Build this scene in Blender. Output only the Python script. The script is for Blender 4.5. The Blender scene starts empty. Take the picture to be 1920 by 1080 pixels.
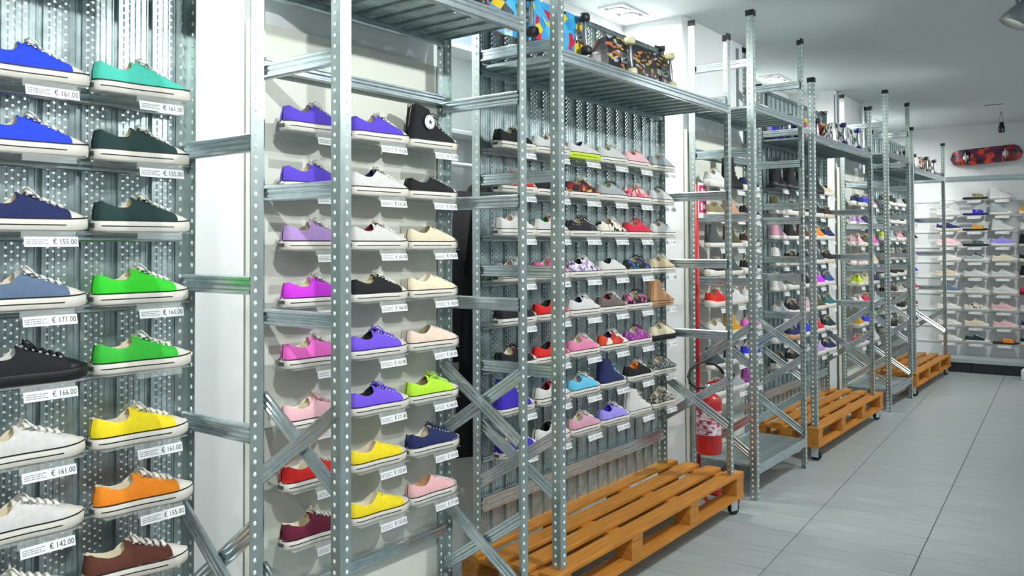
import bpy, bmesh, math, random
from mathutils import Matrix, Vector
rnd = random.Random(7)
S = bpy.context.scene
COL = S.collection
PI = math.pi

# ------------------------------------------------------------------ camera
cam_d = bpy.data.cameras.new('camera')
cam = bpy.data.objects.new('camera', cam_d); COL.objects.link(cam)
cam_d.sensor_fit = 'HORIZONTAL'; cam_d.sensor_width = 36.0
cam_d.lens = 1550.0 / 1920.0 * 36.0
cam_d.shift_y = -(540.0 - 430.85) / 1920.0
cam_d.clip_start = 0.05
FWD = Vector((0.79368, 0.60800, 0.02013)); RGT = Vector((0.60818, -0.79379, -0.00371)); UPV = Vector((-0.01372, -0.01519, 0.99979))
m = Matrix(((RGT.x, UPV.x, -FWD.x, 0), (RGT.y, UPV.y, -FWD.y, 0), (RGT.z, UPV.z, -FWD.z, 1.55), (0, 0, 0, 1)))
cam.matrix_world = m
S.camera = cam
# ------------------------------------------------------------------ world, exposure
w = bpy.data.worlds.new('world'); S.world = w; w.use_nodes = True
w.node_tree.nodes['Background'].inputs[0].default_value = (0.85, 0.93, 1.0, 1)
w.node_tree.nodes['Background'].inputs[1].default_value = 0.25
S.view_settings.view_transform = 'Standard'; S.view_settings.look = 'None'
S.view_settings.exposure = 0.48; S.view_settings.gamma = 1.0
S.view_settings.use_curve_mapping = False
S.cycles.max_bounces = 6; S.cycles.diffuse_bounces = 3; S.cycles.glossy_bounces = 3; S.cycles.transparent_max_bounces = 8
SPOT_POWER = 95.0       # watts of each cone spotlight over the aisle
FILL_PANEL_LIGHT = 6.5      # emission of the added, unseen LED fill panels over the aisle
NICHE_LIGHT = 400.0      # emission of the twin downlights in the niches
# room constants (metres; X along the rack wall, Y towards the rack wall)
CEIL = 3.05; NICHE_Y = 2.81; PIER_Y = 2.375; SKEW = math.radians(3.6)

# ------------------------------------------------------------------ materials
def lin(c):
    if isinstance(c, str):
        c = c.lstrip('#'); c = [int(c[i:i + 2], 16) / 255 for i in (0, 2, 4)]
        c = [x / 12.92 if x <= 0.04045 else ((x + 0.055) / 1.055) ** 2.4 for x in c]
    return (c[0], c[1], c[2], 1.0)
MC = {}
def mat(name, col, rough=0.6, metal=0.0, var=0.0, vscale=30.0, bump=0.0, bscale=200.0, emit=0.0, stretch=None, alpha=1.0, coat=0.0):
    if name in MC: return MC[name]
    M = bpy.data.materials.new(name); M.use_nodes = True
    nt = M.node_tree; b = nt.nodes['Principled BSDF']
    c = lin(col)
    b.inputs['Base Color'].default_value = c
    b.inputs['Roughness'].default_value = rough
    b.inputs['Metallic'].default_value = metal
    if coat: b.inputs['Coat Weight'].default_value = coat
    if alpha < 1: b.inputs['Alpha'].default_value = alpha
    if emit:
        b.inputs['Emission Color'].default_value = c; b.inputs['Emission Strength'].default_value = emit
    if var or bump:
        tc = nt.nodes.new('ShaderNodeTexCoord'); mp = nt.nodes.new('ShaderNodeMapping')
        nt.links.new(tc.outputs['Object'], mp.inputs[0])
        if stretch: mp.inputs['Scale'].default_value = stretch
    if var:
        n = nt.nodes.new('ShaderNodeTexNoise'); n.inputs['Scale'].default_value = vscale; n.inputs['Detail'].default_value = 4
        nt.links.new(mp.outputs[0], n.inputs['Vector'])
        r = nt.nodes.new('ShaderNodeValToRGB')
        r.color_ramp.elements[0].position = 0.3; r.color_ramp.elements[1].position = 0.7
        r.color_ramp.elements[0].color = tuple(x * (1 - var) for x in c[:3]) + (1,)
        r.color_ramp.elements[1].color = tuple(min(1, x * (1 + var)) for x in c[:3]) + (1,)
        nt.links.new(n.outputs['Fac'], r.inputs[0]); nt.links.new(r.outputs[0], b.inputs['Base Color'])
    if bump:
        n2 = nt.nodes.new('ShaderNodeTexNoise'); n2.inputs['Scale'].default_value = bscale
        nt.links.new(mp.outputs[0], n2.inputs['Vector'])
        bp = nt.nodes.new('ShaderNodeBump'); bp.inputs['Strength'].default_value = bump; bp.inputs['Distance'].default_value = 0.002
        nt.links.new(n2.outputs['Fac'], bp.inputs['Height']); nt.links.new(bp.outputs[0], b.inputs['Normal'])
    MC[name] = M
    return M
def pattern(name, cols, scale, kind='voronoi', rough=0.75, stops=None, stretch=None):
    """several-coloured print: voronoi cells (random colour per cell), dots or checks"""
    if name in MC: return MC[name]
    M = mat(name, cols[0], rough); nt = M.node_tree; b = nt.nodes['Principled BSDF']
    tc = nt.nodes.new('ShaderNodeTexCoord'); mp = nt.nodes.new('ShaderNodeMapping')
    nt.links.new(tc.outputs['Object'], mp.inputs[0])
    if stretch: mp.inputs['Scale'].default_value = stretch
    r = nt.nodes.new('ShaderNodeValToRGB'); r.color_ramp.interpolation = 'CONSTANT'
    stops = stops or [i / len(cols) for i in range(len(cols))]
    while len(r.color_ramp.elements) < len(cols): r.color_ramp.elements.new(0.5)
    for e, p, c in zip(r.color_ramp.elements, stops, cols): e.position = p; e.color = lin(c)
    if kind == 'voronoi':
        v = nt.nodes.new('ShaderNodeTexVoronoi'); v.inputs['Scale'].default_value = scale
        nt.links.new(mp.outputs[0], v.inputs['Vector'])
        sp = nt.nodes.new('ShaderNodeSeparateColor'); nt.links.new(v.outputs['Color'], sp.inputs[0])
        nt.links.new(sp.outputs[0], r.inputs[0])
    elif kind == 'dots':
        v = nt.nodes.new('ShaderNodeTexVoronoi'); v.inputs['Scale'].default_value = scale
        v.inputs['Randomness'].default_value = 0.35
        nt.links.new(mp.outputs[0], v.inputs['Vector']); nt.links.new(v.outputs['Distance'], r.inputs[0])
    else:
        v = nt.nodes.new('ShaderNodeTexNoise'); v.inputs['Scale'].default_value = scale; v.inputs['Detail'].default_value = 2
        nt.links.new(mp.outputs[0], v.inputs['Vector']); nt.links.new(v.outputs['Fac'], r.inputs[0])
    nt.links.new(r.outputs[0], b.inputs['Base Color'])
    return M
ZINC = mat('galvanised_steel', '#b3c1bf', 0.36, 0.85, 0.14, 28, stretch=(1, 1, 0.35))
ZINC2 = mat('galvanised_beam', '#cfdadd', 0.24, 0.9, 0.10, 40)
BRIGHT = mat('polished_dimple', '#f2f7f5', 0.35, 0.15)  # near-white colour paints in the bright light at the post holes
BLACKP = mat('black_plastic', '#15171b', 0.45)
WHITE = mat('white_wall_paint', '#dfe3e4', 0.75, 0, 0.015, 3)
CEILM = mat('ceiling_paint', '#cad2d3', 0.8, 0, 0.01, 2)
PANELW = mat('white_back_panel', '#d6d9ce', 0.5, 0, 0.02, 4)
GROUT = mat('grout', '#4c5456', 0.9)
WOOD = mat('pallet_wood', '#bd7d2c', 0.55, 0, 0.22, 9, 0.25, 40, stretch=(0.5, 7, 7))
ACRYL = mat('clear_plastic', '#dfe6e4', 0.15, 0, alpha=0.22)
PAPER = mat('white_label_paper', '#eef1f0', 0.6)
INK = mat('dark_ink', '#4a4d54', 0.7)
INKG = mat('grey_ink', '#8d9296', 0.7)
RUBBER = mat('white_rubber', '#dedad0', 0.5, 0, 0.03, 25)
RUBBERK = mat('black_rubber', '#131418', 0.5)
RUBBERC = mat('cream_rubber', '#dcd0b4', 0.5)
LINE = mat('dark_foxing_line', '#16181c', 0.5)
EYELET = mat('eyelet_metal', '#d9dcdc', 0.3, 0.7)
LACE = mat('white_lace', '#ebe8de', 0.8)
# perforated sheet: holes are cut out of the sheet by a regular staggered grid
def perforated():
    M = bpy.data.materials.new('perforated_steel'); M.use_nodes = True
    nt = M.node_tree; b = nt.nodes['Principled BSDF']
    b.inputs['Base Color'].default_value = lin('#a7b5b5'); b.inputs['Metallic'].default_value = 0.8; b.inputs['Roughness'].default_value = 0.36
    tc = nt.nodes.new('ShaderNodeTexCoord'); sp = nt.nodes.new('ShaderNodeSeparateXYZ'); nt.links.new(tc.outputs['Object'], sp.inputs[0])
    def M2(op, a, bb=None):
        n = nt.nodes.new('ShaderNodeMath'); n.operation = op
        for i, v in enumerate((a, bb)):
            if v is None: continue
            if isinstance(v, (int, float)): n.inputs[i].default_value = v
            else: nt.links.new(v, n.inputs[i])
        return n.outputs[0]
    u = M2('DIVIDE', sp.outputs[0], 0.0145); fu = M2('FLOOR', u)
    v = M2('ADD', M2('DIVIDE', sp.outputs[2], 0.021), M2('MULTIPLY', fu, 0.5))
    du = M2('MULTIPLY', M2('SUBTRACT', M2('FRACT', u), 0.5), 0.0145)
    dv = M2('MULTIPLY', M2('SUBTRACT', M2('FRACT', v), 0.5), 0.021)
    d = M2('SQRT', M2('ADD', M2('MULTIPLY', du, du), M2('MULTIPLY', dv, dv)))
    col = M2('MODULO', fu, 7.0)
    band = M2('MULTIPLY', M2('GREATER_THAN', col, 0.5), M2('LESS_THAN', col, 4.5))
    hole = M2('MULTIPLY', M2('LESS_THAN', d, 0.0030), band)
    n = nt.nodes.new('ShaderNodeTexNoise'); n.inputs['Scale'].default_value = 18; nt.links.new(tc.outputs['Object'], n.inputs['Vector'])
    r = nt.nodes.new('ShaderNodeValToRGB'); r.color_ramp.elements[0].color = lin('#a3b3b4'); r.color_ramp.elements[1].color = lin('#cbd8d9')
    r.color_ramp.elements[0].position = .3; r.color_ramp.elements[1].position = .7
    nt.links.new(n.outputs['Fac'], r.inputs[0]); nt.links.new(r.outputs[0], b.inputs['Base Color'])
    al = M2('SUBTRACT', 1.0, hole); nt.links.new(al, b.inputs['Alpha'])
    return M
PERF = perforated()
# floor tile: pale grey with faint streaks, slightly glossy
TILE = mat('grey_floor_tile', '#a2acac', 0.32, 0, 0.12, 5, stretch=(9, 0.8, 1))

# ------------------------------------------------------------------ mesh helpers
class MB:
    def __init__(s): s.v = []; s.f = []; s.m = []
    def add(s, vs, fs, mi=0):
        o = len(s.v); s.v += [tuple(p) for p in vs]; s.f += [tuple(o + i for i in f) for f in fs]; s.m += [mi] * len(fs); return s
    def box(s, a, b, mi=0):
        x0, y0, z0 = a; x1, y1, z1 = b
        return s.add([(x0, y0, z0), (x1, y0, z0), (x1, y1, z0), (x0, y1, z0), (x0, y0, z1), (x1, y0, z1), (x1, y1, z1), (x0, y1, z1)],
                     [(0, 3, 2, 1), (4, 5, 6, 7), (0, 1, 5, 4), (1, 2, 6, 5), (2, 3, 7, 6), (3, 0, 4, 7)], mi)
    def cbox(s, c, d, mi=0): return s.box([c[i] - d[i] / 2 for i in range(3)], [c[i] + d[i] / 2 for i in range(3)], mi)
    def bbox(s, a, b, r, mi=0):
        """box with chamfered vertical and horizontal edges (octagonal prism with inset caps)"""
        x0, y0, z0 = a; x1, y1, z1 = b
        def ring(i, z): return [(x0 + i + r, y0 + i, z), (x1 - i - r, y0 + i, z), (x1 - i, y0 + i + r, z), (x1 - i, y1 - i - r, z), (x1 - i - r, y1 - i, z), (x0 + i + r, y1 - i, z), (x0 + i, y1 - i - r, z), (x0 + i, y0 + i + r, z)]
        vs = ring(r * .7, z0) + ring(0, z0 + r) + ring(0, z1 - r) + ring(r * .7, z1)
        fs = [tuple(range(7, -1, -1)), tuple(range(24, 32))]
        for k in range(3):
            for i in range(8): fs.append((k * 8 + i, k * 8 + (i + 1) % 8, k * 8 + 8 + (i + 1) % 8, k * 8 + 8 + i))
        return s.add(vs, fs, mi)
    def prism(s, prof, axis, a, b, mi=0, closed=True):
        """extrude a 2-D profile (p,q) along axis from a to b"""
        def P(p, q, t):
            return {'x': (t, p, q), 'y': (p, t, q), 'z': (p, q, t)}[axis]
        n = len(prof); vs = [P(p, q, a) for p, q in prof] + [P(p, q, b) for p, q in prof]
        fs = [(i, (i + 1) % n, n + (i + 1) % n, n + i) for i in range(n if closed else n - 1)]
        if closed: fs += [tuple(range(n))[::-1], tuple(range(n, 2 * n))]
        return s.add(vs, fs, mi)
    def tube(s, pts, r, n=6, mi=0, caps=True, flat=1.0):
        pts = [Vector(p) for p in pts]; vs = []; fs = []
        for i, p in enumerate(pts):
            d = (pts[min(i + 1, len(pts) - 1)] - pts[max(i - 1, 0)]).normalized()
            a = d.cross(Vector((0, 0, 1)))
            if a.length < 1e-3: a = d.cross(Vector((1, 0, 0)))
            a.normalize(); c = a.cross(d)
            rr = r[i] if isinstance(r, (list, tuple)) else r
            for k in range(n):
                t = 2 * PI * k / n; vs.append(p + a * rr * math.cos(t) + c * rr * flat * math.sin(t))
        for i in range(len(pts) - 1):
            for k in range(n): fs.append((i * n + k, i * n + (k + 1) % n, (i + 1) * n + (k + 1) % n, (i + 1) * n + k))
        if caps: fs += [tuple(range(n))[::-1], tuple(range((len(pts) - 1) * n, len(pts) * n))]
        return s.add(vs, fs, mi)
    def lathe(s, prof, n=20, mi=0, c=(0, 0, 0), axis='z'):
        vs = []; fs = []
        for r, h in prof:
            for k in range(n):
                t = 2 * PI * k / n; a, b = r * math.cos(t), r * math.sin(t)
                p = {'z': (a, b, h), 'y': (a, h, b), 'x': (h, a, b)}[axis]
                vs.append((p[0] + c[0], p[1] + c[1], p[2] + c[2]))
        for i in range(len(prof) - 1):
            for k in range(n): fs.append((i * n + k, i * n + (k + 1) % n, (i + 1) * n + (k + 1) % n, (i + 1) * n + k))
        fs += [tuple(range(n))[::-1], tuple(range((len(prof) - 1) * n, len(prof) * n))]
        return s.add(vs, fs, mi)
    def mesh(s, name, mats, smooth=False, fix=True):
        me = bpy.data.meshes.new(name); me.from_pydata(s.v, [], s.f)
        for mm in mats: me.materials.append(mm)
        if len(mats) > 1: me.polygons.foreach_set('material_index', s.m)
        if fix:
            b = bmesh.new(); b.from_mesh(me); bmesh.ops.recalc_face_normals(b, faces=b.faces); b.to_mesh(me); b.free()
        if smooth: me.polygons.foreach_set('use_smooth', [True] * len(me.polygons))
        me.update(); return me
def ob(name, me, parent=None, loc=(0, 0, 0), rot=(0, 0, 0), mats=None):
    o = bpy.data.objects.new(name, me); COL.objects.link(o)
    o.location = loc; o.rotation_euler = rot
    if parent is not None: o.parent = parent
    if mats:
        for i, mm in enumerate(mats):
            sl = o.material_slots[i]; sl.link = 'OBJECT'; sl.material = mm
    return o
def thing(name, label, cat, loc, rot=(0, 0, 0), group=None):
    o = bpy.data.objects.new(name, None); COL.objects.link(o); o.empty_display_size = 0.1
    o.location = loc; o.rotation_euler = rot; o['label'] = label; o['category'] = cat
    if group: o['group'] = group
    return o
def tag(o, label, cat, group=None):
    o['label'] = label; o['category'] = cat
    if group: o['group'] = group
    return o
def struct(o, label=None):
    o['kind'] = 'structure'
    if label: o['label'] = label
    return o
def stuff(o): o['kind'] = 'stuff'; return o

# ------------------------------------------------------------------ room shell
floor = struct(ob('floor', MB().box((-5, -5, -0.1), (15, 6, -0.006)).mesh('floor', [GROUT]), rot=(0, 0, SKEW)), 'pale grey tiled shop floor')
TU, TV = 0.2935, 0.592
tile_me = MB().bbox((0.002, 0.002, -0.006), (TU - 0.002, TV - 0.002, 0.0), 0.0015).mesh('floor_tile', [TILE])
cs, sn = math.cos(SKEW), math.sin(SKEW)
cells = []
for i in range(-10, 26):
    for j in range(-9, 6):
        u = 5.741 + i * TU; v = 0.632 + j * TV
        x, y = cs * (u + TU / 2) - sn * (v + TV / 2), sn * (u + TU / 2) + cs * (v + TV / 2)
        cells.append((u, v, x, y))
near = [c for c in cells if 2.2 < c[2] < 12.2 and -0.35 < c[3] < 2.85][:295]
for u, v, x, y in near: ob('tile', tile_me, floor, (u, v, 0))
rest = MB(); ns = set((c[0], c[1]) for c in near)
for i in range(-26, 30):
    for j in range(-9, 6):
        u = 5.741 + i * TU; v = 0.632 + j * TV
        if (u, v) in ns: continue
        rest.box((u + .0013, v + .0013, -.006), (u + TU - .0013, v + TV - .0013, 0))
stuff(ob('tile_field', rest.mesh('tile_field', [TILE], fix=False), floor))
struct(ob('ceiling', MB().box((-4, -4, CEIL), (13.5, 4, CEIL + 0.1)).mesh('ceiling', [CEILM])), 'plain pale grey painted shop ceiling')
wl = struct(ob('wall_left', MB().box((-4, NICHE_Y, 0), (13, NICHE_Y + 0.1, CEIL)).mesh('wall_left', [WHITE])), 'white wall with niches and piers behind the racks')
PIERS = [(-1.66, -0.62), (1.635, 2.62), (4.93, 5.97), (8.22, 9.26)]
for x0, x1 in PIERS:
    ob('pier', MB().box((x0, PIER_Y, 0), (x1, NICHE_Y + 0.01, CEIL)).mesh('pier', [WHITE]), wl)
struct(ob('wall_right', MB().box((-4, -3.3, 0), (13, -3.2, CEIL)).mesh('wall_right', [WHITE])), 'white wall on the far side of the aisle')
struct(ob('wall_rear', MB().box((-3.4, -3.3, 0), (-3.3, 3, CEIL)).mesh('wall_rear', [WHITE])), 'white wall behind the viewpoint')
# back wall, skewed like the floor; local +X runs along the wall away from the racks, local Y into the room is negative
BWX, BWY = 11.72, 2.42
WB_ROT = SKEW - PI / 2
bw = struct(ob('wall_back', MB().box((-0.6, 0, 0), (6, 0.1, CEIL)).mesh('wall_back', [WHITE]), loc=(BWX, BWY, 0), rot=(0, 0, WB_ROT)), 'white end wall lined with shoe shelves')
def wbp(l, d, z):
    """world point: l along the end wall, d out from it into the room"""
    p = Matrix.Rotation(WB_ROT, 4, 'Z') @ Vector((l, -d, z)); return (BWX + p.x, BWY + p.y, z)
DARK = mat('dark_kick_tile', '#23292c', 0.35)
GREYEDGE = mat('grey_plinth_tile', '#aeb9b8', 0.4, 0, .04, 6)
pl = struct(ob('trim_1', MB().box((-0.5, -0.45, 0.12), (5, -0.001, 0.165)).mesh('plinth_top', [GREYEDGE]), loc=(BWX, BWY, 0), rot=(0, 0, WB_ROT)), 'pale grey plinth top under the end wall shoes')
kick_me = MB().box((0.002, -0.44, 0.0), (0.596, -0.42, 0.12)).mesh('kick_tile', [DARK])
for k in range(8): ob('kick_tile', kick_me, pl, (-0.5 + 0.6 * k, 0, 0))
rail_me = MB().prism([(-.03, 0), (-.03, .05), (-.022, .055), (0, .055), (0, .05), (-.022, .045), (-.022, .005), (0, 0)], 'x', 0, 5).mesh('wall_rail', [ZINC2])
ob('wall_rail', rail_me, bw, (0, 0, 2.36))
# low white block at the right edge of the aisle
tag(ob('white_plinth', MB().bbox((11.02, 0.2, 0.0), (11.2, 1.15, 0.12), 0.01).mesh('white_plinth', [WHITE])), 'low white plinth block on the floor at the far right', 'plinth')

# ------------------------------------------------------------------ lamps
LEDM = mat('led_diffuser', '#f4f8ff', 0.6, emit=FILL_PANEL_LIGHT)
NICHM = mat('downlight_glow', '#fffdf6', 0.6, emit=NICHE_LIGHT)
FRAMEM = mat('lamp_frame_white', '#dfe3e4', 0.5)
led_f = MB()
for a, b in (((-.32, -.32), (.32, -.3)), ((-.32, .3), (.32, .32)), ((-.32, -.3), (-.3, .3)), ((.3, -.3), (.32, .3))): led_f.box((a[0], a[1], -.015), (b[0], b[1], 0))
led_f = led_f.mesh('led_frame', [FRAMEM]); led_d = MB().box((-.3, -.3, -.01), (.3, .3, -.004)).mesh('led_diffuser', [LEDM])
LEDN = ['nearest the rear wall', 'second from the rear wall', 'third from the rear wall', 'fourth from the rear wall', 'fifth from the rear wall', 'sixth from the rear wall']
for row, y in (('middle', -0.55), ('right', -2.2)):  # fill panels added out of view to light the aisle and the steel
    for k, x in enumerate((-2.2, 0.4, 3.0, 5.6, 8.2, 10.6)):
        t = thing('ceiling_panel_light', 'square white LED panel in the ceiling, %s row, %s' % (row, LEDN[k]), 'ceiling light', (x, y, CEIL), group='LED ceiling panels')
        ob('frame', led_f, t); ob('diffuser', led_d, t)
GRILL = mat('lamp_housing_grey', '#1c1f22', 0.6, 0.0)
nf = MB()
for a, b in (((-.17, -.09), (.17, -.075)), ((-.17, .075), (.17, .09)), ((-.17, -.075), (-.155, .075)), ((.155, -.075), (.17, .075))): nf.box((a[0], a[1], -.012), (b[0], b[1], 0))
nf = nf.mesh('downlight_frame', [FRAMEM]); nb = MB().box((-.155, -.075, -.004), (.155, .075, -.001)).mesh('downlight_housing', [GRILL])
nr = MB().lathe([(.05, -.006), (.058, -.006), (.060, -.016), (.056, -.02), (.05, -.012)], 20).mesh('lamp_ring', [FRAMEM], True)
nl = MB().lathe([(.0, -.014), (.03, -.014), (.052, -.012), (.052, -.005), (0, -.005)], 20).mesh('lamp_lens', [NICHM], True)
NL = {-1.98: 'behind the viewpoint', 0.0: 'above the left end of the leftmost rack', 1.31: 'above the right end of the leftmost rack', 3.05: 'above the hanging black coat', 4.60: 'above the dark skateboard', 7.30: 'above the striped skateboards', 10.55: 'above the farthest pallet rack'}  # the two fill lamps are added out of view to brighten the niches
for x, where in NL.items():
    t = thing('niche_downlight', 'recessed twin round downlight in the ceiling %s' % where, 'ceiling light', (x, 2.62, CEIL), group='twin downlights in the wall niches')
    ob('frame', nf, t); ob('housing', nb, t)
    for s in (-1, 1):
        r = ob('lamp_ring', nr, t, (s * .075, 0, 0)); ob('lamp_lens', nl, r)
# hanging cone spotlight, top right
METG = mat('grey_lamp_metal', '#8e9798', 0.4, 0.4)
lamp_parts = dict(base=MB().lathe([(.03, -.02), (.04, -.015), (.04, 0)], 16).mesh('lamp_base', [FRAMEM], True), stem=MB().tube([(0, 0, -.01), (0, 0, -.14)], .008, 8).mesh('lamp_stem', [METG], True),
    lamp_shade=MB().lathe([(.0, .1), (.022, .1), (.026, .07), (.05, .03), (.078, -.05), (.074, -.05), (.046, .028), (.02, .06), (0, .06)], 24).mesh('lamp_shade', [METG], True),
    bulb=MB().lathe([(0, -.012), (.02, -.008), (.03, .01), (.02, .04), (0, .05)], 16).mesh('bulb', [mat('bulb_glow', '#fff6e8', .5, emit=20.0)], True))
for k, (lx, ly, where) in enumerate(((-1.3, .45, 'nearest the rear wall'), (0.75, .35, 'beside the viewpoint'), (2.75, .30, 'ahead of the viewpoint'), (5.42, .555, 'visible at top right of the view'), (7.9, .5, 'opposite the middle pallet'), (10.3, .75, 'nearest the end wall'))):
    t = thing('cone_spotlight', 'grey cone-shaped spotlight hanging from the ceiling, %s' % where, 'spotlight', (lx, ly, CEIL), group='cone spotlights over the aisle')
    ob('base', lamp_parts['base'], t); ob('stem', lamp_parts['stem'], t)
    sh = ob('lamp_shade', lamp_parts['lamp_shade'], t, (0, 0, -.21), (math.radians(26), math.radians(10), 0))
    ob('bulb', lamp_parts['bulb'], sh)
    ld = bpy.data.lights.new('spot_beam', 'SPOT'); ld.energy = SPOT_POWER; ld.spot_size = math.radians(125); ld.spot_blend = .8; ld.shadow_soft_size = .03; ld.color = (.97, 1, .97)
    lo = bpy.data.objects.new('spot_beam', ld); COL.objects.link(lo); lo.parent = t; lo.location = (0, .02, -.275)
    lo.rotation_euler = Vector((-.1, -1.75, 1.5)).to_track_quat('Z', 'Y').to_euler()
t = thing('track_spotlight', 'small dark spotlight hanging above the wall-mounted skateboard', 'spotlight', (10.75, 1.27, CEIL))
ob('stem', MB().tube([(-.02, 0, 0), (-.03, .012, -.08), (-.02, .012, -.14)], .004, 6).tube([(.02, 0, 0), (.03, -.012, -.08), (.02, -.012, -.14)], .004, 6).mesh('wire_bail', [METG], True), t)
ob('body', MB().lathe([(0, -.12), (.022, -.12), (.024, -.16), (.034, -.17), (.034, -.23), (.028, -.235), (0, -.225)], 18).mesh('spot_body', [BLACKP], True), t)
slot = MB().box((-.012, -.09, -.003), (.012, .09, 0)).mesh('ceiling_slot', [GRILL])
tag(ob('ceiling_vent', slot, loc=(10.15, 1.27, CEIL)), 'thin dark slot vent in the ceiling beyond the spotlight', 'vent')

# ------------------------------------------------------------------ steel rack pieces
def post_mesh(sx, sy, L):
    t, wd = .0022, .042
    b = MB().prism([(0, 0), (sx * wd, 0), (sx * wd, sy * t), (sx * t, sy * t), (sx * t, sy * wd), (0, sy * wd)], 'z', 0, L)
    d = MB(); n = int(L / .0333)  # raised bosses in place of punched holes, their brightness painted on
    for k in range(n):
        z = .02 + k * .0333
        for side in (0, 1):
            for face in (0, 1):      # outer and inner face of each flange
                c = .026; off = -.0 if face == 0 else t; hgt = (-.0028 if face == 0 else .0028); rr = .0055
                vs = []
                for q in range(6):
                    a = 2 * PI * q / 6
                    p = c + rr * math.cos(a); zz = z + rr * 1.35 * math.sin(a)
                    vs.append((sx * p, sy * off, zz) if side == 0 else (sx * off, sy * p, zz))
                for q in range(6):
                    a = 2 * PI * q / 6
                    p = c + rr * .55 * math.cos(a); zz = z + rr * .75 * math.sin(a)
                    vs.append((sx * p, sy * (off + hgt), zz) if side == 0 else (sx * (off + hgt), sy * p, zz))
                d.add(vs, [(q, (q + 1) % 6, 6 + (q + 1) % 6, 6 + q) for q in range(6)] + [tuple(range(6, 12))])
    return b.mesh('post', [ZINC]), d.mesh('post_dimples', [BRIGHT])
PM = {}
def post(root, corner, sx, sy, L, base):
    k = (sx, sy, round(L, 3))
    if k not in PM: PM[k] = post_mesh(sx, sy, L)
    p = ob('post', PM[k][0], root, (corner[0] - base[0], corner[1] - base[1], corner[2] - base[2]))
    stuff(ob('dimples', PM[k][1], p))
    ob('cap', CAPM[(sx, sy)], p, (0, 0, L))
    return p
CAPM = {}
for sx in (1, -1):
    for sy in (1, -1):
        b = MB(); x0, x1 = sorted((-sx * .003, sx * .045)); y0, y1 = sorted((-sy * .003, sy * .006))
        b.box((x0, y0, -.03), (x1, y1, .006))
        y0, y1 = sorted((-sy * .003, sy * .045)); x0, x1 = sorted((-sx * .003, sx * .006))
        b.box((x0, y0, -.03), (x1, y1, .0055))
        CAPM[(sx, sy)] = b.mesh('post_cap', [BLACKP])
def ribbed(h, d):
    """beam section (depth p, height q), three rolled ribs on both faces"""
    out = []
    ys = [-h / 2, -h / 2 + .004, -h * .3, -h * .22, -h * .08, 0, h * .08, h * .22, h * .3, h / 2 - .004, h / 2]
    dp = [.55, 1, 1, .5, .5, .95, .5, .5, 1, 1, .55]
    for y, k in zip(ys, dp): out.append((d / 2 * k, y))
    for y, k in zip(ys[::-1], dp[::-1]): out.append((-d / 2 * k, y))
    return out
BEAMC = {}
def ybeam(L):
    k = ('y', round(L, 3))
    if k not in BEAMC: BEAMC[k] = MB().prism(ribbed(.052, .026), 'y', -L / 2, L / 2).mesh('side_beam', [ZINC2])
    return BEAMC[k]
def brace(L):
    k = ('b', round(L, 3))
    if k not in BEAMC: BEAMC[k] = MB().prism(ribbed(.05, .016), 'y', -L / 2, L / 2).mesh('cross_brace', [ZINC2])
    return BEAMC[k]
def xbeam(L, h=.055):
    k = ('x', round(L, 3), h)
    if k not in BEAMC: BEAMC[k] = MB().prism(ribbed(h, .03), 'x', -L / 2, L / 2).mesh('long_beam', [ZINC2])
    return BEAMC[k]
def plank_profile(w=.1):
    pr = [(0.0008, -.012), (0.0008, 0)]
    n = 6
    for i in range(n):
        a = .0 + w * i / n; s = w / n
        pr += [(a + s * .32, 0), (a + s * .42, -.0035), (a + s * .62, -.0035), (a + s * .72, 0)]
    pr += [(w - .0008, 0), (w - .0008, -.012)]
    return pr
def plank_mesh(L):
    """pressed sheet strip 0.1 wide (x), ribs along z; face towards -Y"""
    k = ('p', round(L, 3))
    if k not in BEAMC:
        pr = plank_profile(); out = [(p, q) for p, q in pr] + [(p, q + .0012) for p, q in pr[::-1]]
        BEAMC[k] = MB().prism([(p, q) for p, q in pr], 'z', 0, L, closed=False).mesh('panel_strip', [PERF], fix=False)
    return BEAMC[k]
# price labels -------------------------------------------------------------
def text_geo(txt, size):
    cu = bpy.data.curves.new('t', 'FONT'); cu.body = txt; cu.size = size; cu.resolution_u = 2
    o = bpy.data.objects.new('t', cu); COL.objects.link(o)
    dg = bpy.context.evaluated_depsgraph_get(); me = bpy.data.meshes.new_from_object(o.evaluated_get(dg))
    vs = [tuple(v.co) for v in me.vertices]; fs = [tuple(p.vertices) for p in me.polygons]
    bpy.data.objects.remove(o); bpy.data.curves.remove(cu); bpy.data.meshes.remove(me)
    return vs, fs
LAB = {}
def label_mesh(price):
    if price in LAB: return LAB[price]
    b = MB().box((-.075, 0, -.015), (.075, .0015, .015), 0)
    for r, ln in ((.0055, .062), (-.0005, .05), (-.0065, .058)):      # three lines of fine print, too small to read
        x = -.07; k = 0
        while x < -.07 + ln:
            wd = .004 + .004 * ((k * 7 + int(r * 9999)) % 3); b.box((x, -.0006, r - .0012), (x + wd, 0, r + .0012), 2); x += wd + .0025; k += 1
    vs, fs = text_geo('\u20ac ' + price, .0235)
    x0 = min(v[0] for v in vs); x1 = max(v[0] for v in vs); s = min(1, .068 / (x1 - x0))
    b.add([(.071 - (x1 - v[0]) * s, -.0008, -.0075 + v[1]) for v in vs], fs, 1)
    LAB[price] = b.mesh('price_label', [PAPER, INK, INKG], fix=False)
    return LAB[price]
tray_b = MB().box((-.12, -.05, -.004), (.12, .05, -.001)).box((-.10, .05, -.004), (.10, .098, -.002)).box((-.10, .058, -.02), (.10, .062, .004))
tray_b.box((-.035, -.052, -.02), (.095, -.05, -.001))
TRAY = tray_b.mesh('display_tray', [ACRYL])
RAILM = {}
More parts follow.
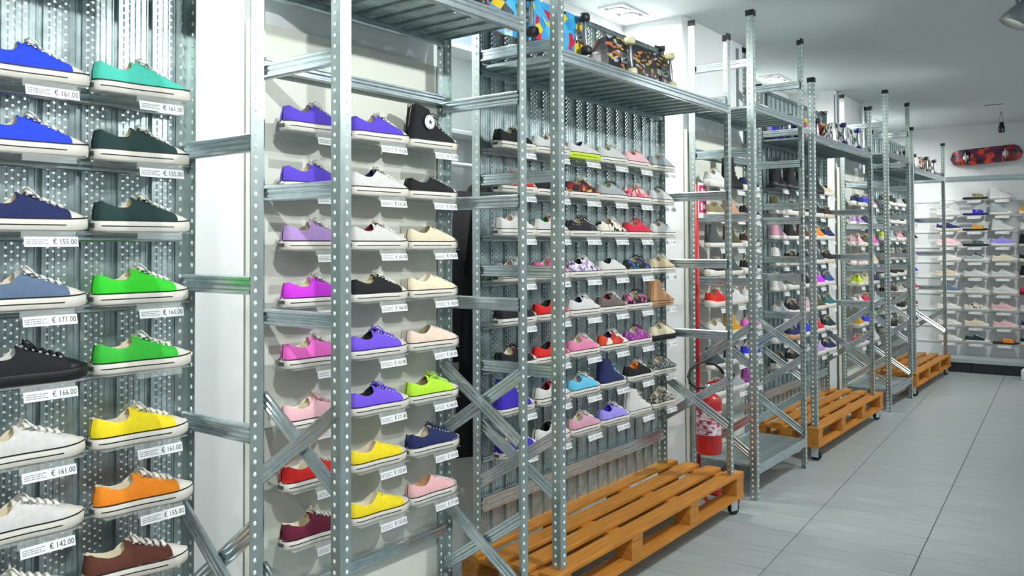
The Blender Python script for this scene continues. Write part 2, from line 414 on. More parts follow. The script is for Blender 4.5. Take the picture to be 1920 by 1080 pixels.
def row_rail(L):
    k = round(L, 3)
    if k not in RAILM: RAILM[k] = MB().prism([(-.010, -.014), (-.013, -.01), (-.013, -.004), (-.006, 0), (-.013, .004), (-.013, .01), (-.010, .014), (0, .014), (0, -.014)], 'x', -L / 2, L / 2).mesh('row_rail', [ZINC2])
    return RAILM[k]

RACKS = {}
def rack(key, label, XL, XR, FY, RY, z0, ztop, white, deckz, rows):
    W = XR - XL; xc = (XL + XR) / 2; base = (xc, (FY + RY) / 2, z0)
    r = thing('shelving_rack', label, 'shelf rack', base, group='steel shoe racks along the wall')
    L = ztop - z0
    P = lambda x, y, z: (x - base[0], y - base[1], z - base[2])
    post(r, (XL - .02, FY - .02, z0), 1, 1, L, base); post(r, (XL - .02, RY + .02, z0), 1, -1, L, base)
    post(r, (XR + .02, FY - .02, z0), -1, 1, L, base); post(r, (XR + .02, RY + .02, z0), -1, -1, L, base)
    D = RY - FY
    yb = ybeam(D - .0)
    zs = (2.68, 2.126, 1.725, 1.325) if white else (2.385, 1.84, 1.445, 1.035)
    xx = ((1.06, .80), (.51, .25)) if white else ((.78, .52),)
    for X, s in ((XL, 1), (XR, -1)):
        for z in zs: ob('side_beam', yb, r, P(X - s * .001, (FY + RY) / 2, z))
        for hi, lo in xx:
            for q in (0, 1):
                dz = hi - lo; ln = math.hypot(D, dz); ang = math.atan2(dz, D) * (1 if q else -1)
                ob('cross_brace', brace(ln), r, P(X + (.005 if q else -.012) * s, (FY + RY) / 2, (hi + lo) / 2), (ang, 0, 0))
    # top deck: pressed strips running along the rack on long beams
    nd = round((W - .01) / .1); sw = (W - .01) / nd
    pm = plank_mesh(D - .012)
    def deck(name, z):
        for i in range(nd): ob(name, pm, r, P(XL + .005 + sw * i, RY - .005, z), (PI / 2, 0, 0)).scale = (sw / .1, 1, 1)
    deck('deck_strip', deckz)
    for y in (FY - .012, RY - .005): ob('long_beam', xbeam(W - .002), r, P(xc, y, deckz - .012))
    # back
    if white:
        ob('back_panel', MB().bbox((XL - .03, RY + .028, .05), (XR + .03, RY + .05, 2.30), .002).mesh('back_panel', [PANELW]), r, (-base[0], -base[1], -base[2]))
        for z in (2.155, .395): ob('long_beam', xbeam(W - .01, .045), r, P(xc, RY + .002, z))
        deck('base_strip', .205)
        for y in (FY - .012, RY - .005): ob('long_beam', xbeam(W - .002, .06), r, P(xc, y, .185))
        yp = RY + .026
    else:
        n = round(W / .1); sw2 = W / n; pz = plank_mesh(ztop - z0 - .01)
        for i in range(n): ob('back_strip', pz, r, P(XL + i * sw2, RY + .024, z0 + .005)).scale = (sw2 / .1, 1, 1)
        for z in (.42,): ob('long_beam', xbeam(W - .01, .07), r, P(xc, RY + .0, z))
        ob('top_rail', xbeam(W - .01, .03), r, P(xc, RY + .012, ztop - .03))
        yp = RY + .01
    for z in (() if white else rows): ob('row_rail', row_rail(W - .04), r, P(xc, yp - .002, z - .012))
    RACKS[key] = dict(root=r, base=base, XL=XL, XR=XR, FY=FY, RY=RY, rows=rows, yp=yp)
    return r
ROWM = (1.985, 1.79, 1.598, 1.396, 1.206, 1.008, .815, .625)
ROW1 = (1.968, 1.785, 1.594, 1.398, 1.214, 1.018, .838, .665)
ROWF = (1.932, 1.735, 1.541, 1.355, 1.156, .957, .760, .575)
rack(1, 'mobile steel rack with perforated back at the left edge', -0.35, 1.378, 1.957, 2.295, .245, 2.763, False, 2.345, ROW1)
rack(2, 'tall white-backed steel rack with purple, pink and yellow sneakers', 1.655, 2.545, 1.913, 2.30, 0, 2.995, True, 2.415, ROWF)
rack(3, 'mobile perforated steel rack standing on the nearest full pallet', 2.795, 4.517, 1.905, 2.325, .245, 2.763, False, 2.345, ROWM)
rack(4, 'tall white-backed steel rack behind the fire extinguisher', 4.925, 5.83, 1.913, 2.30, 0, 2.995, True, 2.415, ROWF)
rack(5, 'mobile perforated steel rack standing on the middle pallet', 6.085, 7.657, 1.913, 2.30, .245, 2.763, False, 2.345, ROWM)
rack(6, 'tall white-backed steel rack between the two farthest pallets', 8.247, 9.127, 1.913, 2.30, 0, 2.995, True, 2.415, ROWF)
rack(7, 'mobile perforated steel rack standing on the farthest pallet', 9.303, 10.99, 1.913, 2.30, .245, 2.763, False, 2.345, ROWM)

# ------------------------------------------------------------------ pallets on casters
cf = MB().box((-.03, -.03, -.006), (.03, .03, 0)).box((-.02, -.018, -.075), (.028, -.014, -.006)).box((-.02, .014, -.075), (.028, .018, -.006)).mesh('caster_fork', [ZINC2])
cw = MB().lathe([(.008, -.012), (.034, -.012), (.0375, -.008), (.0375, .008), (.034, .012), (.008, .012)], 20, axis='y').mesh('caster_wheel', [RUBBERK], True)
ch = MB().lathe([(.0, -.0135), (.014, -.0135), (.014, .0135), (0, .0135)], 14, axis='y').mesh('caster_hub', [ZINC2])
def pallet(label, x0, x1, y0, y1):
    p = thing('wooden_pallet', label, 'pallet', ((x0 + x1) / 2, (y0 + y1) / 2, 0), group='pallets on casters under the mobile racks')
    L, W = x1 - x0, y1 - y0; zt, zb = .245, .10
    bwid = (W - 3 * .05) / 4
    tb = MB().bbox((-L / 2, -bwid / 2, -.020), (L / 2, bwid / 2, 0), .002).mesh('top_board', [WOOD])
    for i in range(4): ob('top_board', tb, p, (rnd.uniform(-.004, .004), -W / 2 + bwid / 2 + i * (bwid + .05), zt - rnd.uniform(0, .002)))
    cb = MB().bbox((-.05, -W / 2, -.02), (.05, W / 2, 0), .002).mesh('cross_board', [WOOD])
    bl = MB().bbox((-.05, -.045, 0), (.05, .045, .0815), .002).mesh('block', [WOOD])
    bb = MB().bbox((-L / 2, -.05, 0), (L / 2, .05, .0215), .002).mesh('bottom_board', [WOOD])
    for i in range(4):
        x = -L / 2 + .052 + i * (L - .104) / 3
        ob('cross_board', cb, p, (x, 0, zt - .0225))
        for y in (-W / 2 + .048, 0, W / 2 - .048): ob('block', bl, p, (x, y, zb + .0215))
    for y in (-W / 2 + .05, 0, W / 2 - .05): ob('bottom_board', bb, p, (0, y, zb))
    for sx in (-1, 1):
        for sy in (-1, 1):
            c = ob('caster_fork', cf, p, (sx * (L / 2 - .06), sy * (W / 2 - .05), zb), (0, 0, .5 * sx + .9 * sy))
            wv = ob('wheel', cw, c, (.012, 0, -.0625)); ob('hub', ch, c, (.012, 0, -.0625))
    return p
pallet('orange-stained wooden pallet on casters under the leftmost rack', -.45, 1.43, 1.90, 2.34)
pallet('nearest orange-stained wooden pallet on black casters, largest in view', 2.72, 4.635, 1.865, 2.37)
pallet('orange-stained wooden pallet on casters in the middle of the row', 6.03, 7.86, 1.87, 2.35)
pallet('small-looking orange-stained wooden pallet at the far end of the row', 9.20, 11.05, 1.865, 2.35)

# ------------------------------------------------------------------ shoes
def interp(tab, t):
    if t <= tab[0][0]: return tab[0][1]
    for (a, va), (b, vb) in zip(tab, tab[1:]):
        if t <= b:
            k = (t - a) / (b - a); k = k * k * (3 - 2 * k) * .5 + k * .5
            return va + (vb - va) * k
    return tab[-1][1]
WID = [(0, .002), (.008, .014), (.03, .0235), (.07, .030), (.15, .0345), (.3, .034), (.45, .037), (.6, .0445), (.72, .0475), (.82, .0455), (.89, .039), (.94, .030), (.97, .0215), (.99, .0125), (1, .002)]
LOW = dict(top=[(0, .079), (.04, .082), (.12, .072), (.22, .064), (.30, .066), (.37, .082), (.42, .093), (.46, .092), (.55, .081), (.65, .070), (.73, .062), (.8, .057), (.88, .050), (.94, .043), (.975, .037), (1, .03)],
           gap=[(0, .002), (.02, .012), (.08, .021), (.22, .0265), (.34, .024), (.42, .017), (.5, .0125), (.62, .010), (.72, .008), (.77, .003), (.79, .0)], open=.42, cap=.80)
HIGH = dict(top=[(0, .163), (.05, .168), (.15, .163), (.25, .156), (.36, .152), (.40, .146), (.44, .124), (.50, .102), (.58, .082), (.68, .068), (.76, .060), (.82, .055), (.9, .049), (.95, .042), (1, .03)],
            gap=[(0, .002), (.02, .012), (.08, .022), (.2, .028), (.35, .022), (.40, .014), (.5, .0125), (.62, .010), (.72, .008), (.78, .003), (.8, .0)], open=.385, cap=.81)
BOOT = dict(top=[(0, .225), (.05, .229), (.15, .228), (.25, .226), (.38, .222), (.42, .205), (.46, .145), (.51, .112), (.6, .088), (.7, .072), (.8, .066), (.9, .06), (.95, .05), (1, .033)],
            gap=[(0, .002), (.02, .014), (.08, .026), (.2, .031), (.36, .026), (.41, .014), (.5, .0125), (.62, .010), (.7, .006), (.76, .0)], open=.40, cap=2)
RUN = dict(top=[(0, .092), (.04, .098), (.12, .082), (.22, .075), (.30, .082), (.37, .104), (.42, .112), (.48, .107), (.58, .09), (.68, .077), (.78, .068), (.86, .063), (.93, .055), (.97, .046), (1, .036)],
           gap=[(0, .002), (.02, .012), (.08, .021), (.22, .0265), (.34, .024), (.42, .017), (.5, .0125), (.62, .010), (.7, .006), (.75, .0)], open=.42, cap=2)
SLIP = dict(top=[(0, .075), (.04, .078), (.12, .068), (.22, .061), (.30, .063), (.37, .075), (.43, .087), (.48, .088), (.56, .081), (.66, .071), (.74, .063), (.82, .056), (.9, .049), (.95, .042), (1, .03)],
            gap=[(0, .002), (.02, .012), (.08, .021), (.22, .0265), (.34, .024), (.43, .014), (.47, .006), (.5, .0)], open=.43, cap=.82)
LEN = .278
def outline(t, k=1.0):
    bend = .006 * math.sin(PI * min(1, max(0, (t - .3) / .7)))       # inside of the foot is straighter
    w_ = interp(WID, t) * k
    return (-w_ * 1.0 + bend * .25, w_ + bend * .25)
def ring_ts():
    ts = [0, .004, .012, .025, .045, .08, .13, .2, .28, .36, .44, .52, .6, .67, .74, .8, .85, .89, .92, .95, .97, .985, .995, 1]
    return ts
def sole_mesh(h=.032, toe=.006, heel=0.0):
    ts = ring_ts(); b = MB(); n = len(ts)
    def ring(off, zf):
        L = []; R = []
        for t in ts:
            lo, hi = outline(t); x = -off * 1.0 + (LEN + 2 * off) * t
            L.append((x, lo - off, zf(t))); R.append((x, hi + off, zf(t)))
        return L + R[::-1]
    top = lambda t: h + toe * max(0, (t - .72) / .28) ** 1.5 + heel * max(0, 1 - t / .3)
    up = lambda t: .006 * max(0, (t - .8) / .2) ** 2                  # slight toe spring
    rings = [ring(-.003, lambda t: up(t)), ring(.0005, lambda t: .003 + up(t)), ring(.001, lambda t: top(t) * .55), ring(.0, lambda t: top(t) - .003), ring(-.0025, top)]
    N = 2 * n; vs = [p for r in rings for p in r]; fs = []
    for k in range(len(rings) - 1):
        for i in range(N): fs.append((k * N + i, k * N + (i + 1) % N, k * N + N + (i + 1) % N, k * N + N + i))
    for base in (0, (len(rings) - 1) * N):
        for i in range(n - 1): fs.append((base + i, base + i + 1, base + N - 2 - i, base + N - 1 - i))
    b.add(vs, fs); return b
def stripe_mesh(h=.032, toe=.006):
    b = MB()
    ts = ring_ts()
    for side in (0, 1):
        for z0, hh, t1 in ((.0130, .0027, .78), (None, .0030, 1.0)):
            pts = [t for t in ts if .03 <= t <= t1] if z0 else ts
            vs = []; fs = []
            for t in pts:
                o = outline(t)[side]; sg = -1 if side == 0 else 1
                zt = h + toe * max(0, (t - .72) / .28) ** 1.5
                z = z0 if z0 else zt - .0035
                x = -.001 + (LEN + .002) * t
                y = o + sg * .0017
                vs += [(x, y, z), (x, y, z + hh), (x, o + sg * .0005, z + hh)]
            for i in range(len(pts) - 1): fs += [(3 * i, 3 * i + 3, 3 * i + 4, 3 * i + 1), (3 * i + 1, 3 * i + 4, 3 * i + 5, 3 * i + 2)]
            b.add(vs, fs)
    return b
def upper_parts(P, zs=.029, thick=1.0):
    """lofted upper: outer wall, toe cap, lining, tongue as separate surfaces"""
    op = P['open']; cap = P['cap']
    ts = sorted(set([0, .006, .016, .03, .05, .09, .14, .2, .26, .31, .345, .38, op - .002, op + .012, .46, .5, .56, .62, .68, .73, .77, .795, .80, .83, .87, .905, .935, .96, .98, .992, 1.0]))
    K = 7; J = 4
    rows = []
    for t in ts:
        lo, hi = outline(t, .97); top = interp(P['top'], t); g = min(interp(P['gap'], t), .97 * abs(lo))
        x = .002 + (LEN - .004) * t
        lean = 0.0
        if t < .08: lean = -.010 * (1 - t / .08)
        sec = []
        def X(z): return x + lean * max(0, (z - .05)) / .05 * -1.0 if lean else x
        for side, wv in ((0, lo), (1, hi)):
            pts = []
            for k in range(K):
                a = PI / 2 * k / (K - 1)
                sg = -1 if side == 0 else 1
                W = abs(wv); y = sg * (g + (W - g) * math.cos(a) ** .85); z = zs + (top - zs) * (math.sin(a) if t > .5 else (k / (K - 1)) ** (1.0) * .6 + math.sin(a) * .4)
                pts.append((X(z), y, z))
            for j in range(1, J + 1):
                f = j / J
                if t < op:
                    ins = zs + .008
                    fl = max(0, min(1, (t - .012) / .03))
                    zc = top + (ins - top) * fl * min(1, f * 1.25) if f < 1 else top + (ins - top) * fl
                    yy = g * (1 - .15 * f) if f < .9 else 0.0
                    if f >= .6 and f < .9: yy = g * .6
                    if f < .3: zc = top - .004 * fl; yy = g * .90
                    pts.append((X(zc), (-1 if side == 0 else 1) * yy, zc))
                else:
                    pts.append((x, (-1 if side == 0 else 1) * g * (1 - f), top + .004 * math.sin(f * PI / 2) * (1 if g > .001 else 0)))
            sec.append(pts)
        rows.append((t, sec))
    parts = {'upper': MB(), 'toe_cap': MB(), 'lining': MB(), 'tongue': MB()}
    n = K + J
    for i in range(len(rows) - 1):
        t0, s0 = rows[i]; t1, s1 = rows[i + 1]; tm = (t0 + t1) / 2
        for side in (0, 1):
            for k in range(n - 1):
                outer = k < K - 1
                if tm > cap: dest = 'toe_cap'
                elif outer: dest = 'upper'
                elif tm < op + .006: dest = 'lining'
                else: dest = 'tongue' if tm < .79 else 'upper'
                q = [s0[side][k], s1[side][k], s1[side][k + 1], s0[side][k + 1]]
                if side: q = q[::-1]
                parts[dest].add(q, [(0, 1, 2, 3)])
    # tongue flap standing up out of the opening
    tf = parts['tongue']; top = interp(P['top'], op + .02); a0 = .026
    vs = []; fs = []
    N = 5; Mn = 7
    for i in range(N):
        f = i / (N - 1)
        x = LEN * (op + .055) - .030 * f; z = top - .012 + .020 * f
        for j in range(Mn):
            u = -1 + 2 * j / (Mn - 1)
            wd = .021 * (1 - .35 * f ** 3 * abs(u)); vs.append((x + .004 * f * f - .002 * u * u, wd * u, z - .016 * u * u - .004 * f * f))
    m0 = len(vs)
    under = [(p[0] - .003, p[1] * .95, p[2] - .0045) for p in vs]
    for i in range(N - 1):
        for j in range(Mn - 1):
            a = i * Mn + j; fs.append((a, a + 1, a + Mn + 1, a + Mn))
    fu_ = [f[::-1] for f in fs]
    rim = []
    for j in range(Mn - 1): a = (N - 1) * Mn + j; rim.append((a, a + 1, m0 + a + 1, m0 + a))
    for i in range(N - 1):
        for j in (0, Mn - 1): a = i * Mn + j; rim.append((a, a + Mn, m0 + a + Mn, m0 + a))
    if P is not SLIP: parts['lining'].add(under, fu_)
    vs += under; fs += rim
    if P is not SLIP: tf.add(vs, fs)
    return parts
def weld(me, d=1e-5):
    b = bmesh.new(); b.from_mesh(me); bmesh.ops.remove_doubles(b, verts=b.verts, dist=d)
    bmesh.ops.recalc_face_normals(b, faces=b.faces)
    b.to_mesh(me); b.free()
    me.polygons.foreach_set('use_smooth', [True] * len(me.polygons)); me.update(); return me
def lace_mesh(P, n=5, t0=.45, t1=.735):
    b = MB()
    for k in range(n):
        t = t0 + (t1 - t0) * k / (n - 1); t2 = t + .018
        g = interp(P['gap'], t) + .010; top = interp(P['top'], t)
        z2 = interp(P['top'], t2)
        pts = []
        for j in range(7):
            u = -1 + 2 * j / 6; tt = t + (t2 - t) * (j / 6); zz = top + (z2 - top) * j / 6
            pts.append((LEN * tt, g * u * 1.15, zz + .0065 - .0075 * abs(u) ** 2.5))
        b.tube(pts, .0050, 6, flat=.7)
        b.tube([(2 * LEN * (t + .009) - p[0], p[1], p[2] - .0008) for p in pts], .0040, 6, flat=.65)
    tb = t0 - .005; zb = interp(P['top'], tb) + .010                 # bow on top
    for s in (-1, 1):
        b.tube([(LEN * tb, 0, zb), (LEN * tb + .004, s * .014, zb + .006), (LEN * tb + .012, s * .030, zb - .006), (LEN * tb + .020, s * .026, zb - .020), (LEN * tb + .010, s * .010, zb - .004)], .0026, 5, flat=.7)
    return b
def eyelet_mesh(P, n=6, t0=.44, t1=.735):
    b = MB()
    for k in range(n):
        t = t0 + (t1 - t0) * k / (n - 1); g = interp(P['gap'], t); top = interp(P['top'], t); lo, hi = outline(t, .97)
        for s, W in ((-1, -lo), (1, hi)):
            a = PI / 2 * .78
            y = s * (g + (W - g) * math.cos(a) ** .85); z = .026 + (top - .026) * math.sin(a)
            nv = Vector((0, s * .75, .66)).normalized(); ax = Vector((1, 0, 0)); ay = nv.cross(ax)
            c = Vector((LEN * t, y, z)) + nv * .0008
            vs = [c + (ax * math.cos(q * PI / 4) + ay * math.sin(q * PI / 4)) * .0040 for q in range(8)] + [c + nv * .0014 + (ax * math.cos(q * PI / 4) + ay * math.sin(q * PI / 4)) * .0024 for q in range(8)]
            b.add(vs, [(q, (q + 1) % 8, 8 + (q + 1) % 8, 8 + q) for q in range(8)] + [tuple(range(8, 16))])
    return b
ZM = mat('slot_default', '#888888')
KIND = {}
def make_kind(key, P, sole, stripes=True, laces=True, zs=.029, heel_patch=True):
    d = {}
    d['sole'] = weld(sole.mesh(key + '_sole', [ZM], fix=False))
    for nme, b in upper_parts(P, zs).items():
        if b.f: d[nme] = weld(b.mesh(key + '_' + nme, [ZM], fix=False), 2e-4)
    if stripes: d['stripe'] = stripe_mesh().mesh(key + '_stripe', [ZM])
    if laces:
        d['laces'] = lace_mesh(P).mesh(key + '_laces', [ZM], True)
        d['eyelets'] = eyelet_mesh(P).mesh(key + '_eyelets', [ZM])
    if heel_patch: d['heel_patch'] = MB().bbox((-.0035, -.013, .010), (.001, .013, .022), .001).mesh(key + '_patch', [ZM])
    KIND[key] = d
make_kind('low', LOW, sole_mesh())
make_kind('high', HIGH, sole_mesh())
make_kind('run', RUN, sole_mesh(.034, .004, .012), stripes=False, zs=.030, heel_patch=False)
make_kind('boot', BOOT, sole_mesh(.036, .0, .012), stripes=False, zs=.031, heel_patch=False)
make_kind('slip', SLIP, sole_mesh(), laces=False)
KIND['slip']['eyelets'] = eyelet_mesh(SLIP, 6, .52, .76).mesh('slip_eyelets', [ZM])
# ankle patch with star for the black high top
star = MB(); c0 = (LEN * .30, -.0415, .098)
star.lathe([(0, -.0022), (.026, -.0022), (.028, 0), (0, 0)], 24, 0, axis='y')
sv = []
for q in range(10):
    rr = .013 if q % 2 == 0 else .0055; a = PI / 2 + q * PI / 5; sv.append((rr * math.cos(a), -.003, rr * math.sin(a)))
sv.append((0, -.003, 0)); star.add(sv, [(q, (q + 1) % 10, 10) for q in range(10)], 1)
ringv = []
for q in range(24):
    a = 2 * PI * q / 24; ringv += [(.0245 * math.cos(a), -.0026, .0245 * math.sin(a)), (.0228 * math.cos(a), -.0026, .0228 * math.sin(a))]
star.add(ringv, [(2 * q, (2 * q + 2) % 48, (2 * q + 3) % 48, 2 * q + 1) for q in range(24)], 1)
STAR = star.mesh('ankle_patch', [PAPER, INK], fix=False)
# slide sandal -------------------------------------------------------------
sl = sole_mesh(.026, .0); KIND['slide'] = {'footbed': weld(sl.mesh('slide_footbed', [ZM], fix=False))}
sb = MB(); vs = []; fs = []
for i in range(6):
    t = .42 + .40 * i / 5; lo, hi = outline(t, 1.03)
    for j in range(11):
        a = PI * j / 10; vs.append((LEN * t - .012 * math.sin(a), lo * math.cos(a) if math.cos(a) > 0 else -hi * math.cos(a) * 1.0, .020 + .048 * math.sin(a) ** .8 * (1.12 - .5 * (t - .42))))
for i in range(5):
    for j in range(10): a = i * 11 + j; fs.append((a, a + 1, a + 12, a + 11))
n0 = len(vs); vs += [(p[0], p[1] * .94, p[2] - .003) for p in vs]; fs += [tuple(n0 + i for i in f[::-1]) for f in fs]
sb.add(vs, fs); KIND['slide']['strap'] = weld(sb.mesh('slide_strap', [ZM], fix=False))
KIND['slide']['buckle'] = MB().tube([(LEN * .55, -.046, .045), (LEN * .63, -.047, .045), (LEN * .63, -.043, .056), (LEN * .55, -.042, .056), (LEN * .55, -.046, .045)], .0018, 5).mesh('buckle', [ZM])

# canvas colours
CLR = dict(blue='#2546d8', navy='#1f2a5c', slate='#5f738f', black='#17181c', white='#d6d5d2', mint='#4fc9b4', darkgreen='#1d3a38', green='#34cc2c', green2='#36b838',
           yellow='#f0d820', orange='#f08a1c', brown='#5e3226', purple='#5a43c9', lilac='#b492d0', magenta='#cf36dd', pink='#ee6cc8', palepink='#efbcc4', red='#dc2420', maroon='#641230',
           violet='#7454e0', cream='#e2d8bb', ecru='#efe2c4', peach='#f0d9c6', lime='#b8ea3a', grey='#a4adb0', lightgrey='#cdd1cf', darkgrey='#4c5456', crimson='#d42848', blush='#eab6ba', rose='#e484ac',
           sky='#64bde0', lavender='#9c90ea', dusty='#cf9cb0', tan='#c59870', olive='#545236', mustard='#d69a1c', khaki='#8b7f5d', hotpink='#d94f96', royal='#2a38d0', indigo='#3f2cb8', teal='#2d6e78', burgundy='#7c1e33', beige='#cfc0a0', acid='#cfe832', darkbrown='#3c2a22', denim='#36508c')
def canvas(c):
    if c in PAT: return PAT[c]
    return mat('canvas_' + c, CLR[c], 0.85, 0, 0.06, 60, 0.15, 900)
PAT = {}
PAT['dotted'] = pattern('print_black_dots', ['#d8d8d8', '#1b1b20'], 70, 'dots', stops=[0, .16])
PAT['floral'] = pattern('print_violet_floral', ['#e9e6ec', '#8a86c8', '#e6e0ee', '#c88ab4', '#5c5aa0', '#f0ecd8'], 90)
PAT['multi'] = pattern('print_red_yellow', ['#1e1a18', '#a8222c', '#1e1a18', '#d8b02c', '#70202c'], 45)
PAT['pinkmulti'] = pattern('print_pink_mix', ['#e890a8', '#d85a80', '#f0d8b0', '#a82a50'], 60)
PAT['whitefloral'] = pattern('print_white_floral', ['#e8e6dc', '#e4dfd0', '#26262a', '#d8b878', '#f0eee8'], 55)
PAT['galaxy'] = pattern('print_night_confetti', ['#15161e', '#171826', '#3a50c0', '#18181c', '#28a070', '#15161c'], 75)
PAT['polka'] = pattern('print_taupe_polka', ['#cfc8c0', '#6d5f5c'], 75, 'dots', stops=[0, .14])
PAT['tropic'] = pattern('print_black_pink', ['#17171a', '#e060a0', '#1a1a1c', '#8a2a5a', '#17171a', '#3a8a50'], 60)
PAT['plaid'] = pattern('print_purple_plaid', ['#b04aa0', '#7a2c80', '#c868b8', '#8c3890'], 80)
PAT['leopard'] = pattern('print_grey_leopard', ['#2e2e2e', '#b9b7a8', '#6d6b60'], 95, stops=[0, .38, .72])
PAT['tweed'] = pattern('print_grey_tweed', ['#3c4446', '#7d8684', '#2c3234', '#98a09a'], 130)
PAT['retro'] = pattern('print_white_red', ['#e8e4dc', '#d8481c', '#e8e4dc', '#c02a2a'], 18)
WORDS = dict(darkgreen='dark green', green2='grass green', green='bright green', palepink='pale pink', lightgrey='light grey', darkgrey='dark grey', hotpink='hot pink', sky='sky blue', slate='slate blue',
             dusty='dusty pink', dotted='black dotted', floral='violet floral', multi='black, red and yellow', pinkmulti='pink printed', whitefloral='white floral', galaxy='dark confetti-print', polka='taupe polka-dot',
             tropic='black and pink printed', plaid='purple plaid', leopard='grey leopard-print', tweed='grey tweed', retro='white and red', acid='acid yellow', darkbrown='dark brown', blue='cobalt blue', royal='royal blue')
ORD = ['top', 'second', 'third', 'fourth', 'fifth', 'sixth', 'seventh', 'eighth', 'ninth', 'lowest']
KN = dict(low=('canvas_sneaker', 'low sneaker', 'shoe'), slip=('laceless_sneaker', 'laceless low sneaker', 'shoe'), high=('high_top_sneaker', 'high-top sneaker', 'shoe'), run=('running_shoe', 'running shoe', 'shoe'), boot=('ankle_boot', 'ankle boot', 'boot'), slide=('slide_sandal', 'slide sandal', 'sandal'))
TONGUES = {}
def shoe(kind, col, loc, rot, label, group, lining=None, lace=None, sole=None, cap=None, tongue=None, detail=2, scale=1.0, patch=False):
    nm, _, cat = KN[kind]
    t = thing(nm, label, cat, loc, rot, group); t.scale = (scale, scale, scale)
    d = KIND[kind]; cm = canvas(col)
    if kind == 'slide':
        ob('footbed', d['footbed'], t, mats=[canvas(sole or 'black')]); ob('strap', d['strap'], t, mats=[cm]); ob('buckle', d['buckle'], t, mats=[EYELET]); return t
    sm = {'black': RUBBERK, 'cream': RUBBERC, None: RUBBER}.get(sole) or canvas(sole)
    so = ob('sole', d['sole'], t, mats=[sm])
    up = ob('upper', d['upper'], t, mats=[cm])
    if 'toe_cap' in d: ob('toe_cap', d['toe_cap'], t, mats=[canvas(cap) if cap else (RUBBERK if sole == 'black' and col == 'black' else RUBBER)])
    ob('lining', d['lining'], t, mats=[canvas(lining or 'cream')])
    if 'tongue' in d: ob('tongue', d['tongue'], t, mats=[canvas(tongue) if tongue else cm])
    if 'laces' in d: ob('laces', d['laces'], t, mats=[canvas(lace) if lace else LACE])
    if detail >= 2:
        if 'stripe' in d: ob('stripe', d['stripe'], so, mats=[LINE])
        if 'eyelets' in d: stuff(ob('eyelets', d['eyelets'], up, mats=[EYELET]))
        if 'heel_patch' in d: ob('heel_patch', d['heel_patch'], so, mats=[canvas('darkgrey')])
    if patch: ob('ankle_patch', STAR, t, c0)
    return t
def tray_at(rk, x, z, price, detail):
    R = RACKS[rk]; b = R['base']
    tr = ob('display_tray', TRAY, R['root'], (x - b[0], R['RY'] - .072 - b[1], z - b[2]))
    if price: ob('price_label', label_mesh(price), tr, (.035, -.056, -.028), (math.radians(-12), 0, 0)).scale = (.86, 1, .84)
def W_(c): return WORDS.get(c, c)
COLN = {2: ['left', 'right'], 3: ['left', 'middle', 'right'], 5: ['leftmost', 'second', 'middle', 'fourth', 'rightmost'], 6: ['leftmost', 'second', 'third', 'fourth', 'fifth', 'rightmost']}
def fill(rk, where, table, x0, pitch, prices, detail, jit=.008):
    R = RACKS[rk]
    for i, row in enumerate(table):
        for j, spec in enumerate(row):
            if spec is None: continue
            kw = dict(kind='low', col=spec) if isinstance(spec, str) else dict(spec)
            k = kw.pop('kind', 'low'); c = kw.pop('col'); ext = kw.pop('say', '')
            z = R['rows'][i]; x = x0 + pitch * j + kw.pop('dx', 0) + rnd.uniform(-jit, jit)
            rz = kw.pop('rz', rnd.uniform(-.03, .03)); ry = 0.0
            cn = COLN[len(row)][j]
            label = '%s %s, %s row, %s column, %s' % (W_(c) + ext, KN[k][1], ORD[i], cn, where)
            shoe(k, c, (x, R['RY'] - .076, z), (0, ry, rz), label, 'shoes on the ' + where, detail=detail, **kw)
            tray_at(rk, x + .135, z, (prices[i][j] if isinstance(prices[0], list) else prices[(i * 3 + j) % len(prices)]) if detail else None, detail)
D = dict
PR = ['161.00', '155.00', '171.00', '166.00', '142.00', '155.00', '161.00']
# ---- rack at the left edge
fill(1, 'left-edge rack', [
    ['blue', D(col='mint', cap='mint')], [D(col='blue'), 'darkgreen'], ['navy', 'darkgreen'], [D(col='slate', tongue='grey'), 'green'],
    [D(col='black', sole='black', lace='black', lining='white'), 'green2'], ['white', 'yellow'], ['white', D(col='orange', dx=.005, rz=-.05)], [D(col='grey', rz=-.08, dx=-.03), D(col='brown', dx=-.02, rz=-.14)]],
    .770, .292, [['161.00', '161.00'], [None, '155.00'], ['155.00', None], ['171.00', '161.00'], ['166.00', None], ['161.00', '161.00'], ['142.00', '155.00'], [None, None]], 2, .003)
fill(1, 'outer end of left-edge rack', [['crimson', 'teal'], ['grey', 'navy'], ['black', 'olive'], ['pink', 'red'], ['denim', 'white'], ['cream', 'maroon'], ['violet', 'black'], ['tan', 'mint']], .165, .290, PR, 2, .003)
# ---- first white-backed rack
fill(2, 'first white-backed rack', [
    ['purple', 'purple', D(kind='high', col='black', patch=True, lace='black', tongue='black', dx=.005)],
    ['purple', D(col='white', lining='navy', tongue='navy', say=' (navy tongue)'), D(kind='slip', col='black', lining='grey')],
    ['lilac', D(col='white', lining='burgundy'), D(kind='slip', col='cream', lining='khaki')],
    ['magenta', D(col='black'), D(kind='slip', col='ecru')],
    ['pink', D(col='violet', lining='black', lace='violet'), D(kind='slip', col='peach', lining='khaki')],
    [D(col='palepink', lace='palepink'), D(col='violet', lining='black', lace='violet'), D(col='lime', lining='khaki', lace='lime')],
    ['red', D(kind='slip', col='yellow', lining='beige'), D(col='navy', lace='navy', cap='navy')],
    ['maroon', D(kind='slip', col='yellow'), D(kind='slip', col='blush', lining='tan')]],
    1.676, .284, PR, 2, .003)
